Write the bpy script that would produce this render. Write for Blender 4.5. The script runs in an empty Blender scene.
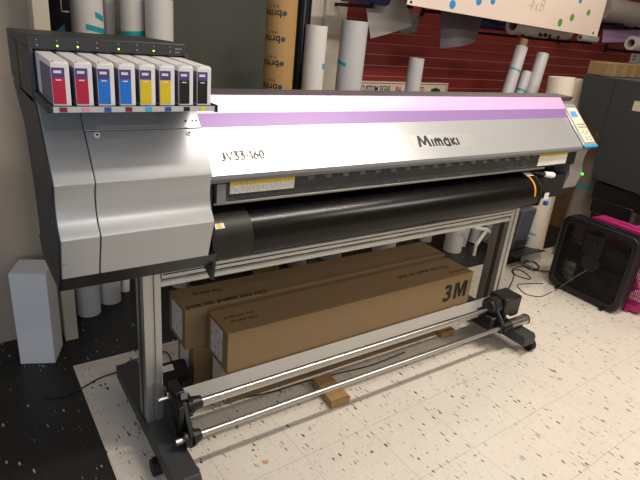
import bpy, math, random
from mathutils import Vector, Matrix
random.seed(7)
sc = bpy.context.scene
COL = sc.collection
PI = math.pi

# ------------------------------------------------------------------ camera
YAW, PITCH, ROLL, FPX, CAMH = 0.628175771, 0.38908382, 0.101217777, 537.6, 1.5155
_f = Vector((math.sin(YAW)*math.cos(PITCH), math.cos(YAW)*math.cos(PITCH), -math.sin(PITCH)))
_r = Vector((math.cos(YAW), -math.sin(YAW), 0)); _u = _r.cross(_f)
RIGHT = math.cos(ROLL)*_r + math.sin(ROLL)*_u
UP = -math.sin(ROLL)*_r + math.cos(ROLL)*_u
FWD = _f
CAM = Vector((0, 0, CAMH))
cd = bpy.data.cameras.new('camera'); cam = bpy.data.objects.new('camera', cd); COL.objects.link(cam)
cd.sensor_width = 36; cd.sensor_fit = 'HORIZONTAL'; cd.lens = 36*FPX/640; cd.clip_start = .02
M = Matrix((RIGHT, UP, -FWD)).transposed().to_4x4(); M.translation = CAM
cam.matrix_world = M
sc.camera = cam

def at(px, py, axis, v):
    """world point seen at a photo pixel on the plane axis = v"""
    d = FWD + (px-320)/FPX*RIGHT - (py-240)/FPX*UP
    k = 'xyz'.index(axis)
    return CAM + d*((v-CAM[k])/d[k])

# ------------------------------------------------------------------ materials
def lin(c):
    def f(u): return u/12.92 if u <= .04045 else ((u+.055)/1.055)**2.4
    if isinstance(c, str):
        c = c.lstrip('#'); c = [int(c[i:i+2], 16)/255 for i in (0, 2, 4)]
    return (f(c[0]), f(c[1]), f(c[2]), 1)

class NT:
    def __init__(s, name):
        s.m = bpy.data.materials.new(name); s.m.use_nodes = True
        s.t = s.m.node_tree; s.b = s.t.nodes['Principled BSDF']
    def n(s, typ, **kw):
        nd = s.t.nodes.new(typ)
        for k, v in kw.items(): setattr(nd, k, v)
        return nd
    def l(s, a, b): s.t.links.new(a, b)
    def math(s, op, a, b=None, c=None):
        nd = s.n('ShaderNodeMath', operation=op)
        for i, v in enumerate((a, b, c)):
            if v is None: continue
            if isinstance(v, (int, float)): nd.inputs[i].default_value = v
            else: s.l(v, nd.inputs[i])
        return nd.outputs[0]
    def mix(s, f, a, b):
        nd = s.n('ShaderNodeMix', data_type='RGBA')
        for i, v in ((0, f), (6, a), (7, b)):
            if isinstance(v, (int, float)): nd.inputs[i].default_value = v
            elif isinstance(v, tuple): nd.inputs[i].default_value = v
            else: s.l(v, nd.inputs[i])
        return nd.outputs[2]

MATS = {}
def mat(name, col, rough=.5, metal=0, var=.06, scale=30, bump=0, stretch=(1, 1, 1), emit=None, es=0, coat=0, spec=None):
    if name in MATS: return MATS[name]
    k = NT(name); c = lin(col)
    tc = k.n('ShaderNodeTexCoord'); mp = k.n('ShaderNodeMapping'); mp.inputs['Scale'].default_value = stretch
    k.l(tc.outputs['Object'], mp.inputs[0])
    nz = k.n('ShaderNodeTexNoise'); nz.inputs['Scale'].default_value = scale; nz.inputs['Detail'].default_value = 4
    k.l(mp.outputs[0], nz.inputs['Vector'])
    lo = tuple(x*(1-var) for x in c[:3])+(1,); hi = tuple(min(1, x*(1+var)) for x in c[:3])+(1,)
    k.l(k.mix(nz.outputs['Fac'], lo, hi), k.b.inputs['Base Color'])
    k.l(k.math('MULTIPLY_ADD', nz.outputs['Fac'], .12*rough, rough*.94), k.b.inputs['Roughness'])
    k.b.inputs['Metallic'].default_value = metal
    if coat: k.b.inputs['Coat Weight'].default_value = coat; k.b.inputs['Coat Roughness'].default_value = .12
    if spec is not None: k.b.inputs['Specular IOR Level'].default_value = spec
    if bump:
        bn = k.n('ShaderNodeBump'); bn.inputs['Strength'].default_value = bump; bn.inputs['Distance'].default_value = .002
        k.l(nz.outputs['Fac'], bn.inputs['Height']); k.l(bn.outputs[0], k.b.inputs['Normal'])
    if emit:
        k.b.inputs['Emission Color'].default_value = lin(emit); k.b.inputs['Emission Strength'].default_value = es
    MATS[name] = k.m
    return k.m

def floor_mat(name, base, fleck, fleck2, line, rot, off, dens, base2=None, stains=()):
    k = NT(name)
    tc = k.n('ShaderNodeTexCoord'); mp = k.n('ShaderNodeMapping', vector_type='TEXTURE')
    mp.inputs['Location'].default_value = (off[0], off[1], 0); mp.inputs['Rotation'].default_value = (0, 0, rot)
    mp.inputs['Scale'].default_value = (.305, .305, .305)
    k.l(tc.outputs['Object'], mp.inputs[0])
    sx = k.n('ShaderNodeSeparateXYZ'); k.l(mp.outputs[0], sx.inputs[0])
    X, Y = sx.outputs[0], sx.outputs[1]
    fx, fy = k.math('FRACT', X), k.math('FRACT', Y)
    ix, iy = k.math('FLOOR', X), k.math('FLOOR', Y)
    par = k.math('FLOORED_MODULO', k.math('ADD', ix, iy), 2.0)
    # joint
    ex = k.math('ABSOLUTE', k.math('SUBTRACT', fx, .5)); ey = k.math('ABSOLUTE', k.math('SUBTRACT', fy, .5))
    jn = k.math('GREATER_THAN', k.math('MAXIMUM', ex, ey), .4965)
    # flecks, grain turned a quarter on alternate tiles
    ax = k.math('ADD', k.math('MULTIPLY', X, par), k.math('MULTIPLY', Y, k.math('SUBTRACT', 1.0, par)))
    ay = k.math('ADD', k.math('MULTIPLY', Y, par), k.math('MULTIPLY', X, k.math('SUBTRACT', 1.0, par)))
    def flecks(sa, sb, seed, r, keep):
        cx = k.n('ShaderNodeCombineXYZ')
        k.l(k.math('MULTIPLY', k.math('ADD', X, k.math('MULTIPLY', Y, .08)), sa), cx.inputs[0]); k.l(k.math('MULTIPLY', k.math('SUBTRACT', Y, k.math('MULTIPLY', X, .08)), sb), cx.inputs[1]); cx.inputs[2].default_value = seed
        v = k.n('ShaderNodeTexVoronoi', feature='F1', voronoi_dimensions='3D'); v.inputs['Scale'].default_value = 1
        k.l(cx.outputs[0], v.inputs['Vector'])
        sc_ = k.n('ShaderNodeSeparateColor'); k.l(v.outputs['Color'], sc_.inputs[0])
        nz = k.n('ShaderNodeTexNoise'); nz.inputs['Scale'].default_value = 6; k.l(cx.outputs[0], nz.inputs['Vector'])
        d = k.math('ADD', v.outputs['Distance'], k.math('MULTIPLY', k.math('SUBTRACT', nz.outputs['Fac'], .5), .25))
        rr = k.math('MULTIPLY', sc_.outputs[1], r)
        return k.math('MULTIPLY', k.math('LESS_THAN', d, rr), k.math('LESS_THAN', sc_.outputs[0], keep))
    f1 = flecks(46, 9, 0, .44, .15*dens)
    f2 = flecks(95, 12, .3, .40, .40*dens)
    f3 = flecks(18, 8, .7, .30, .20*dens)
    nz = k.n('ShaderNodeTexNoise'); nz.inputs['Scale'].default_value = 1.4; nz.inputs['Detail'].default_value = 5
    k.l(mp.outputs[0], nz.inputs['Vector'])
    b = k.mix(nz.outputs['Fac'], lin(base), lin(base2 or base))
    b = k.mix(k.math('MULTIPLY', f2, .55), b, lin(fleck2))
    b = k.mix(k.math('MULTIPLY', f1, .92), b, lin(fleck))
    b = k.mix(k.math('MULTIPLY', f3, .95), b, lin(fleck))
    b = k.mix(k.math('MULTIPLY', jn, .55), b, lin(line))
    for (px, py, rad, col) in stains:
        c = at(px, py, 'z', 0); vd = k.n('ShaderNodeVectorMath', operation='DISTANCE'); k.l(tc.outputs['Object'], vd.inputs[0]); vd.inputs[1].default_value = (c.x, c.y, 0)
        n2 = k.n('ShaderNodeTexNoise'); n2.inputs['Scale'].default_value = 60; k.l(tc.outputs['Object'], n2.inputs['Vector'])
        dd = k.math('ADD', vd.outputs['Value'], k.math('MULTIPLY', k.math('SUBTRACT', n2.outputs['Fac'], .5), rad*1.6))
        b = k.mix(k.math('MULTIPLY', k.math('LESS_THAN', dd, rad), .75), b, lin(col))
    k.l(b, k.b.inputs['Base Color'])
    k.l(k.math('MULTIPLY_ADD', nz.outputs['Fac'], .15, .32), k.b.inputs['Roughness'])
    k.b.inputs['Specular IOR Level'].default_value = .35
    return k.m

def slat_mat():
    k = NT('red_slatwall')
    tc = k.n('ShaderNodeTexCoord'); nz = k.n('ShaderNodeTexNoise'); nz.inputs['Scale'].default_value = 5
    k.l(tc.outputs['Object'], nz.inputs['Vector'])
    k.l(k.mix(nz.outputs['Fac'], lin('#7a2422'), lin('#8a2c28')), k.b.inputs['Base Color'])
    k.b.inputs['Roughness'].default_value = .45
    return k.m

def fineprint_mat(name, base, ink, sx, sz, amount=.5, band=None):
    """small unreadable print: rows of broken dashes"""
    k = NT(name)
    tc = k.n('ShaderNodeTexCoord'); s = k.n('ShaderNodeSeparateXYZ'); k.l(tc.outputs['Object'], s.inputs[0])
    row = k.math('MULTIPLY', k.math('ADD', s.outputs[2], k.math('MULTIPLY', s.outputs[1], -.6)), sz)
    rf = k.math('FRACT', row)
    cx = k.n('ShaderNodeCombineXYZ'); k.l(k.math('MULTIPLY', k.math('ADD', s.outputs[0], s.outputs[1]), sx), cx.inputs[0]); k.l(k.math('FLOOR', row), cx.inputs[1])
    nz = k.n('ShaderNodeTexNoise'); nz.inputs['Scale'].default_value = 1; nz.inputs['Detail'].default_value = 1; k.l(cx.outputs[0], nz.inputs['Vector'])
    f = k.math('MULTIPLY', k.math('GREATER_THAN', nz.outputs['Fac'], amount), k.math('GREATER_THAN', rf, .5))
    k.l(k.mix(f, lin(base), lin(ink)), k.b.inputs['Base Color']); k.b.inputs['Roughness'].default_value = .5
    return k.m

SILVER = mat('silver_paint', '#b6b8ba', .31, .5, .02, 60)
CHAR = mat('charcoal_plastic', '#2f3031', .5, 0, .08, 80, .1)
CHARL = mat('grey_plastic', '#77777a', .45, .1, .05, 60)
BLACK = mat('black_plastic', '#0d0d0e', .40, 0, .1, 60)
BLACKM = mat('black_rubber', '#0d0d0e', .7, 0, .1, 60)
GUIDE = mat('black_anodised_guide', '#0c0c0c', .27, .4, .05, 10, 0, (1, 20, 20))
GUIDE2 = mat('matt_black_guide', '#1d1b19', .48, .3, .05, 10)
PINK = mat('pink_paint', '#deb2dc', .35, .2, .02)
PURPLE = mat('purple_paint', '#8d6ea6', .4, .15, .02)
ALU = mat('brushed_aluminium', '#b4b4b2', .36, .8, .05, 12, 0, (40, 40, 1))
ALUX = mat('extruded_aluminium', '#aeaeac', .38, .75, .05, 12, 0, (1, 40, 40))
STEEL = mat('polished_steel', '#b9b9b7', .28, 1, .03, 10, 0, (1, 50, 50))
FOOT = mat('grey_powder_coat', '#3b3c3e', .5, .2, .05, 90, .1)
WHITEP = mat('white_plastic', '#e4e1da', .4, 0, .02)
LABELW = mat('white_label', '#dedbd3', .5, 0, .03)
CREAM = mat('cream_keypad', '#d6ccb6', .5, 0, .02)
BUTTON = mat('grey_button', '#8d8a86', .5)
LCD = mat('blue_lcd', '#4f78c8', .25, emit='#5c8ae0', es=.8)
BLUETRIM = mat('blue_trim', '#2f9ccb', .35)
LEDON = mat('lit_green_led', '#b9e85a', .3, emit='#b6f05a', es=2.5)
LEDOFF = mat('grey_led', '#8e9188', .3)
INK = mat('black_print', '#161412', .6)
INKBROWN = mat('dark_box_print', '#2a1f16', .7)
CARD = mat('brown_cardboard', '#836a49', .75, 0, .05, 14, .08)
CARD2 = mat('tan_cardboard', '#7f6542', .75, 0, .06, 14, .08)
TAPEB = mat('packing_tape', '#8d7650', .35, 0, .05)
TAPET = mat('teal_tape', '#12a0b0', .45, 0, .05)
PAPER = mat('white_vinyl_roll', '#dedad6', .45, 0, .02, 8)
PAPERC = mat('cream_vinyl_roll', '#dbcfbe', .5, 0, .03, 8)
PAPERG = mat('grey_vinyl_roll', '#c3c2c4', .45, 0, .03, 8)
CORE = mat('cardboard_core', '#9c7a55', .8)
FOAM = mat('white_foam', '#dfe0e2', .8, 0, .02, 40, .1)
WOOD = mat('raw_pine', '#9c7a4e', .65, 0, .22, 12, .1, (12, 1, 12))
KRAFT = mat('kraft_tube', '#ad8752', .6, 0, .05, 20)
YEL = mat('yellow_label', '#d9bb1c', .5)
ORANGE = mat('orange_strip', '#d08a2a', .5)
FANB = mat('black_fan_plastic', '#080808', .45, 0, .1)
FANP = mat('magenta_fan_plastic', '#a52268', .4, 0, .05)
MACH = mat('dark_grey_steel', '#2f3334', .55, .1, .04, 40)
NAVY = mat('navy_vinyl', '#1c2350', .3)
DRAPE = mat('grey_sheet', '#9a9490', .55, 0, .06, 5)
DRAPED = mat('mauve_grey_sheet', '#544c51', .5, 0, .08, 5)

# ------------------------------------------------------------------ mesh builder
class MB:
    def __init__(s): s.v = []; s.f = []; s.mi = []
    def add(s, vs, fs, mi=0):
        o = len(s.v); s.v += [tuple(v) for v in vs]; s.f += [tuple(i+o for i in f) for f in fs]; s.mi += [mi]*len(fs); return s
    def box(s, x0, y0, z0, x1, y1, z1, mi=0):
        vs = [(x, y, z) for z in (z0, z1) for y in (y0, y1) for x in (x0, x1)]
        return s.add(vs, [(0, 2, 3, 1), (4, 5, 7, 6), (0, 1, 5, 4), (2, 6, 7, 3), (0, 4, 6, 2), (1, 3, 7, 5)], mi)
    def obox(s, o, a, b, c, mi=0):
        o, a, b, c = map(Vector, (o, a, b, c))
        vs = [o+a*i+b*j+c*k for k in (0, 1) for j in (0, 1) for i in (0, 1)]
        fs = [(0, 2, 3, 1), (4, 5, 7, 6), (0, 1, 5, 4), (2, 6, 7, 3), (0, 4, 6, 2), (1, 3, 7, 5)]
        if a.cross(b).dot(c) < 0: fs = [f[::-1] for f in fs]
        return s.add(vs, fs, mi)
    def prism(s, prof, x0, x1, mi=0, smi=None):
        """closed (y,z) profile swept along x"""
        n = len(prof); A = sum(prof[i][0]*prof[(i+1) % n][1]-prof[(i+1) % n][0]*prof[i][1] for i in range(n))
        if A < 0: prof = prof[::-1]
        vs = [(x0, y, z) for y, z in prof]+[(x1, y, z) for y, z in prof]
        fs = [tuple(range(n))[::-1], tuple(range(n, 2*n))]
        for i in range(n): j = (i+1) % n; fs.append((i, j, n+j, n+i))
        s.add(vs, fs, mi)
        return s
    def skin(s, line, th, x0, x1, mis=None):
        """open (y,z) polyline with thickness th to the rear (+y side), swept along x"""
        L = [Vector((0, y, z)) for y, z in line]; n = len(L); N = []
        for i in range(n):
            d = (L[min(i+1, n-1)]-L[max(i-1, 0)]).normalized(); N.append(Vector((0, d.z, -d.y)))
        if N[n//2].y < 0: N = [-q for q in N]
        for i in range(n-1):
            a, b = L[i], L[i+1]; c, d = b+N[i+1]*th, a+N[i]*th
            vs = [(x0, p.y, p.z) for p in (a, b, c, d)]+[(x1, p.y, p.z) for p in (a, b, c, d)]
            fs = [(0, 3, 2, 1), (4, 5, 6, 7), (0, 1, 5, 4), (2, 3, 7, 6)]
            if i == 0: fs.append((0, 4, 7, 3))
            if i == n-2: fs.append((1, 2, 6, 5))
            s.add(vs, fs, mis[i] if mis else 0)
        return s
    def cyl(s, p, q, r, r2=None, seg=24, mi=0, cap=True, cmi=None):
        p, q = Vector(p), Vector(q); r2 = r if r2 is None else r2
        d = (q-p).normalized(); a = d.orthogonal().normalized(); b = d.cross(a)
        vs = []
        for c, R in ((p, r), (q, r2)):
            vs += [c+(a*math.cos(2*PI*i/seg)+b*math.sin(2*PI*i/seg))*R for i in range(seg)]
        fs = [(i, (i+1) % seg, seg+(i+1) % seg, seg+i) for i in range(seg)]
        s.add(vs, fs, mi)
        if cap: s.add(vs, [tuple(range(seg))[::-1], tuple(range(seg, 2*seg))], mi if cmi is None else cmi)
        return s
    def tubeopen(s, p, q, r, ri, seg=28, mi=0, emi=None):
        """hollow roll: outer wall, inner bore, ring ends"""
        p, q = Vector(p), Vector(q); d = (q-p).normalized(); a = d.orthogonal().normalized(); b = d.cross(a)
        vs = []
        for c in (p, q):
            for R in (r, ri): vs += [c+(a*math.cos(2*PI*i/seg)+b*math.sin(2*PI*i/seg))*R for i in range(seg)]
        O0, I0, O1, I1 = 0, seg, 2*seg, 3*seg
        for i in range(seg):
            j = (i+1) % seg
            s.add([vs[O0+i], vs[O0+j], vs[O1+j], vs[O1+i]], [(0, 1, 2, 3)], mi)
            s.add([vs[I0+i], vs[I1+i], vs[I1+j], vs[I0+j]], [(0, 1, 2, 3)], mi if emi is None else emi)
            s.add([vs[O1+i], vs[O1+j], vs[I1+j], vs[I1+i]], [(0, 1, 2, 3)], mi if emi is None else emi)
            s.add([vs[O0+i], vs[I0+i], vs[I0+j], vs[O0+j]], [(0, 1, 2, 3)], mi if emi is None else emi)
        return s
    def path(s, pts, r, seg=8, mi=0):
        P = [Vector(p) for p in pts]; n = len(P); rings = []
        a = None
        for i in range(n):
            d = (P[min(i+1, n-1)]-P[max(i-1, 0)]).normalized()
            if a is None: a = d.orthogonal().normalized()
            a = (a-d*a.dot(d)).normalized(); b = d.cross(a)
            rings.append([P[i]+(a*math.cos(2*PI*k/seg)+b*math.sin(2*PI*k/seg))*r for k in range(seg)])
        vs = [v for R in rings for v in R]; fs = []
        for i in range(n-1):
            for k in range(seg):
                l = (k+1) % seg; fs.append((i*seg+k, i*seg+l, (i+1)*seg+l, (i+1)*seg+k))
        fs += [tuple(range(seg))[::-1], tuple(range((n-1)*seg, n*seg))]
        return s.add(vs, fs, mi)
    def mesh(s, name, mats, base, sharp=35):
        me = bpy.data.meshes.new(name)
        me.from_pydata([Vector(v)-base for v in s.v], [], s.f)
        for m in mats: me.materials.append(m)
        for p, i in zip(me.polygons, s.mi): p.material_index = i; p.use_smooth = True
        import bmesh
        bm = bmesh.new(); bm.from_mesh(me); bmesh.ops.remove_doubles(bm, verts=bm.verts, dist=1e-6)
        bmesh.ops.recalc_face_normals(bm, faces=bm.faces); bm.to_mesh(me); bm.free()
        me.set_sharp_from_angle(angle=math.radians(sharp))
        me.update(); return me

BASE = {}
def build(name, mb, mats, parent=None, bevel=0, base=None, label=None):
    if not isinstance(mats, (list, tuple)): mats = [mats]
    if parent is not None: base = BASE[parent.name]
    else: base = Vector(base) if base is not None else Vector((0, 0, 0))
    o = bpy.data.objects.new(name, mb.mesh(name, mats, base)); COL.objects.link(o)
    if parent is not None: o.parent = parent
    else: o.location = base
    BASE[o.name] = base
    if bevel:
        b = o.modifiers.new('bevel', 'BEVEL'); b.width = bevel; b.segments = 2; b.limit_method = 'ANGLE'; b.angle_limit = math.radians(40)
    if label: o['label'] = label
    return o
def tag(o, label, cat, group=None):
    o['label'] = label; o['category'] = cat
    if group: o['group'] = group
    return o
def thing(name, base, label, cat, group=None):
    o = bpy.data.objects.new(name, None); COL.objects.link(o); o.location = base; o.empty_display_size = .05
    BASE[o.name] = Vector(base); return tag(o, label, cat, group)
def struct(name, mb, mats, bevel=0):
    o = build(name, mb, mats, bevel=bevel); o['kind'] = 'structure'; return o

def spline(pts, n=10):
    P = [Vector(p) for p in pts]; out = []
    for i in range(len(P)-1):
        p0, p1, p2, p3 = P[max(i-1, 0)], P[i], P[i+1], P[min(i+2, len(P)-1)]
        for k in range(n):
            t = k/n; out.append(.5*((2*p1)+(p2-p0)*t+(2*p0-5*p1+4*p2-p3)*t*t+(3*p1-p0-3*p2+p3)*t**3))
    return out+[P[-1]]

def text_mb(mb, body, size, o, ux, uy, depth=.0006, bold=0, align='LEFT', spacing=1.0, mi=0, sx=1.0, shear=0):
    cu = bpy.data.curves.new('t', 'FONT'); cu.body = body; cu.size = size; cu.extrude = depth; cu.offset = bold
    cu.align_x = align; cu.space_character = spacing; cu.resolution_u = 3; cu.shear = shear
    ob = bpy.data.objects.new('t', cu); COL.objects.link(ob)
    dg = bpy.context.evaluated_depsgraph_get(); me = bpy.data.meshes.new_from_object(ob.evaluated_get(dg))
    o, ux, uy = Vector(o), Vector(ux).normalized(), Vector(uy).normalized(); nn = ux.cross(uy)
    mb.add([o+ux*v.co.x*sx+uy*v.co.y+nn*v.co.z for v in me.vertices], [tuple(p.vertices) for p in me.polygons], mi)
    bpy.data.objects.remove(ob); bpy.data.curves.remove(cu); bpy.data.meshes.remove(me)
    return mb

# ------------------------------------------------------------------ room
WTILE = floor_mat('white_vinyl_tile', '#cfc7bb', '#2f2a26', '#8b8273', '#857d72', .037, (1.2511, .95009), 1.1, '#dad2c6', ((265.5, 462, .011, '#b5762f'), (553.5, 371, .012, '#5a544c'), (253, 450, .006, '#2c2622'), (372, 452, .006, '#2c2622'), (458, 384, .005, '#3a322c')))
BTILE = floor_mat('black_vinyl_tile', '#1c1b1b', '#a8a8a4', '#5d5d5c', '#0c0c0c', .037, (1.2511, .95009), .36, '#262524')
m = MB()
m.box(.31, -2.4, -.05, 6.6, 2.18, 0, 0)
m.box(-1.6, -2.4, -.05, .31, 2.18, 0, 1)
m.box(-1.6, 2.18, -.05, 6.6, 3.3, 0, 1)
struct('floor', m, [WTILE, BTILE])
WALLB = mat('taupe_wall_paint', '#a59786', .8, 0, .03, 4, .05)
WALLG = mat('grey_green_wall_paint', '#63645c', .8, 0, .03, 4, .05)
CEIL = mat('white_ceiling_tile', '#d8d4cb', .9, 0, .03, 20, .1)
OFFW = mat('offwhite_trim_paint', '#d5ccbb', .55, 0, .03, 10)
struct('wall_left', MB().box(-1.7, 2.5, 0, .32, 2.62, 2.8), WALLB)
struct('trim_1', MB().box(.32, 2.39, 0, .377, 2.62, 2.8), mat('beige_trim_paint', '#c9bca4', .6, 0, .03, 10), .003)
struct('wall_side', MB().box(-1.7, -2.5, 0, -1.6, 2.5, 2.8), WALLB)
struct('wall_front', MB().box(-1.6, -2.5, 0, 6.6, -2.4, 2.8), WALLB)
struct('wall_right', MB().box(6.6, -2.5, 0, 6.7, 3.3, 2.8), WALLB)
struct('wall_passage', MB().box(-1.7, 2.62, 0, -1.6, 3.2, 2.8), WALLG)
struct('wall_back', MB().box(-1.7, 3.2, 0, 2.0, 3.3, 2.8), WALLG)
m = MB(); m.box(2.0, 3.15, 0, 2.13, 3.3, 2.8); m.box(2.13, 3.12, 0, 2.30, 3.3, 2.8)
struct('trim_2', m, OFFW, .003)
m = MB()                                                     # slatwall: boards with real grooves
z = .02
while z < 2.74:
    m.box(2.30, 3.2, z, 6.6, 3.206, min(z+.0715, 2.8), 0); z += .0762
m.box(2.30, 3.204, 0, 6.6, 3.3, 2.8, 1)
struct('wall_slatted', m, [slat_mat(), mat('slat_groove', '#d3a296', .5)], 0)
struct('ceiling', MB().box(-1.7, -2.5, 2.8, 6.7, 3.3, 2.9), CEIL)

# ------------------------------------------------------------------ the printer
PR = thing('wide_format_printer', (1.46, 1.6, 0), 'large silver wide-format printer with pink and purple stripe on a wheeled stand', 'printer')
XL = .19
front = [(1.405, .815), (1.385, .88), (1.364, .94), (1.372, .953), (1.388, .972), (1.398, 1.0), (1.400, 1.03), (1.395, 1.058), (1.384, 1.078), (1.39, 1.088), (1.513, 1.242), (1.545, 1.262)]
core = [(y+.006, z) for y, z in front]+[(1.60, 1.262), (1.98, 1.25), (1.80, 1.14), (1.745, .975), (1.72, .815)]
build('body_case', MB().prism(core, XL, .608), CHAR, PR, .003)
base_prof = [(1.412, .812), (1.45, .757), (1.72, .75), (1.76, .812)]
build('base_frame', MB().prism(base_prof, XL, .64).box(.64, 1.62, .72, 2.55, 1.80, .80).prism([(1.523, .812), (1.54, .757), (1.72, .75), (1.76, .812)], 2.353, 2.79), BLACK, PR, .003)
e = build('end_cap', MB().skin(front, .0055, XL+.004, .288), SILVER, PR, .0015)
build('screw', MB().cyl((XL-.001, 1.44, .965), (XL+.003, 1.44, .965), .004), STEEL, e); build('screw', MB().cyl((.2, 1.398, .862), (.2, 1.386, .862), .003), STEEL, e)
seam_z = 1.192
def fy(z):
    for (y0, z0), (y1, z1) in zip(front, front[1:]):
        if z0 <= z <= z1: return y0+(y1-y0)*(z-z0)/(z1-z0)
low = [p for p in front if p[1] < seam_z]+[(fy(seam_z-.001), seam_z-.001)]
hi = [(fy(seam_z+.001), seam_z+.001), front[-2], front[-1]]
mc = build('maintenance_cover', MB().skin(low, .0055, .291, .606), SILVER, PR, .0015)
hp = build('upper_panel', MB().skin(hi, .0055, .291, .606), SILVER, PR, .001)
n = Vector((0, -(1.242-1.088), (1.513-1.39))).normalized()
for x, zz in ((.318, 1.182), (.566, 1.180), ):
    p = Vector((x, fy(zz), zz)); s = MB().cyl(p-n*.001, p+n*.003, .0075).cyl(p+n*.003, p+n*.0036, .003, mi=1)
    build('screw', s, [WHITEP, BLACK], mc, label='pale screw')
for x in (.565, .585, .597):
    p = Vector((x, fy(1.21), 1.21)); build('screw', MB().cyl(p-n*.001, p+n*.002, .003), BLACK, hp)
p = Vector((.325, fy(1.20), 1.20)); build('sensor_plate', MB().obox(p+n*.001, (.16, 0, 0), Vector((0, 1.513-1.39, 1.242-1.088)).normalized()*.045, n*.004), SILVER, hp)

# ink station on top of the left end
ih = MB()
ih.box(XL, 1.57, 1.378, .596, 1.60, 1.412)                     # lamp fascia
ih.prism([(1.60, 1.378), (1.60, 1.412), (2.0, 1.40), (2.0, 1.378)], XL, .604)
ih.prism([(1.78, 1.245), (1.78, 1.38), (2.0, 1.38), (1.99, 1.26), (1.82, 1.245)], XL, .604)
for x in (XL, .592): ih.prism([(1.56, 1.246), (1.57, 1.385), (1.80, 1.38), (1.80, 1.246)], x, x+.012)
ih.box(XL+.01, 1.57, 1.238, .592, 1.78, 1.262)
st = build('ink_station', ih, CHAR, PR, .003)
build('cartridge_bay', MB().box(.2025, 1.772, 1.277, .5915, 1.78, 1.377), BLACKM, st)
sh = build('ink_shelf', MB().box(.196, 1.353, 1.262, .598, 1.78, 1.2755).box(.193, 1.365, 1.258, .199, 1.56, 1.280), CHAR, PR, .001)
build('shelf_strip', MB().box(.203, 1.350, 1.2625, .594, 1.3535, 1.2752), mat('pale_strip', '#bdbdbb', .4), sh)
cols = ['#7a1532', '#d68fb0', '#2b4d9c', '#7a1532', '#39a5cf', '#2b4d9c', '#151515', '#d8d21a']
for i, c in enumerate(cols):
    x = .216+i*.0487
    if i == 7: x -= .004
    build('slot_label', MB().box(x, 1.3492, 1.2635, x+.016, 1.3502, 1.2742), mat('slot_label_%d' % i, c, .5), sh)
build('shelf_end', MB().box(.5945, 1.3485, 1.26, .602, 1.44, 1.278), BLACK, sh)
lit = [0, 1, 1, 0, 1, 0, 1, 0]
for i, px in enumerate((36.5, 57, 77.5, 97, 118.5, 137, 153.5, 170)):
    p = at(px, 40+.055*px, 'y', 1.57)
    for k in (0, 1):
        q = Vector((p.x, 1.57, 1.4015-k*.0125))
        build('indicator_light', MB().cyl(q+Vector((0, .001, 0)), q-Vector((0, .0018, 0)), .0023 if k else .0018, seg=10), LEDON if (k and lit[i]) else LEDOFF, st)
build('fascia_print', MB().box(.566, 1.5695, 1.396, .585, 1.5702, 1.3985).box(.566, 1.5695, 1.387, .58, 1.5702, 1.3895), LEDOFF, st)

# long front cover
cov = [(1.50, 1.012), (1.484, 1.016), (1.476, 1.03), (1.478, 1.042), (1.604, 1.163), (1.623, 1.205), (1.668, 1.258)]
XR = 2.652
fc = build('front_cover', MB().skin(cov, .008, .632, XR, [1, 1, 1, 0, 2, 3]), [SILVER, CHARL, PURPLE, PINK], PR, 0)
build('top_plate', MB().prism([(1.664, 1.259), (1.775, 1.260), (1.90, 1.235), (1.68, 1.235)], .60, 2.772), mat('dark_grey_top', '#5c5a5d', .45, .1), PR, .002)
u45 = Vector((0, 1.604-1.478, 1.163-1.042)).normalized(); n45 = Vector((0, -u45.z, u45.y)); X1 = Vector((1, 0, 0))
def on45(px, py):
    d = FWD + (px-320)/FPX*RIGHT - (py-240)/FPX*UP; o = Vector((0, 1.478, 1.042)); return CAM+d*((o-CAM).dot(n45)/d.dot(n45))
p = on45(419.5, 147.3)
build('logo_plate', MB().obox(on45(415, 150)+n45*.0001, X1*.36, u45*.068, n45*.0004), mat('pale_logo_plate', '#bbbcbc', .31, .5), fc)
def letter_m(mb, o, ux, uy, w, h, pts, depth):
    o, ux, uy = Vector(o), Vector(ux), Vector(uy); nn = ux.cross(uy).normalized(); n = len(pts)
    f = [o+ux*(a*w)+uy*(b*h) for a, b in pts]; vs = [q+nn*depth for q in f]+f
    mb.add(vs, [tuple(range(n)), tuple(range(2*n-1, n-1, -1))]+[(i, n+i, n+(i+1) % n, (i+1) % n) for i in range(n)])
ROUND_M = [(0, 0), (.17, 1), (.33, 1), (.52, .40), (.72, 1), (.88, 1), (1.02, 0), (.84, 0), (.76, .62), (.58, .14), (.46, .14), (.29, .62), (.18, 0)]
BLOCK_M = [(0, 0), (0, 1), (.33, 1), (.5, .42), (.67, 1), (1, 1), (1, 0), (.76, 0), (.76, .66), (.58, .04), (.42, .04), (.24, .66), (.24, 0)]
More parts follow.
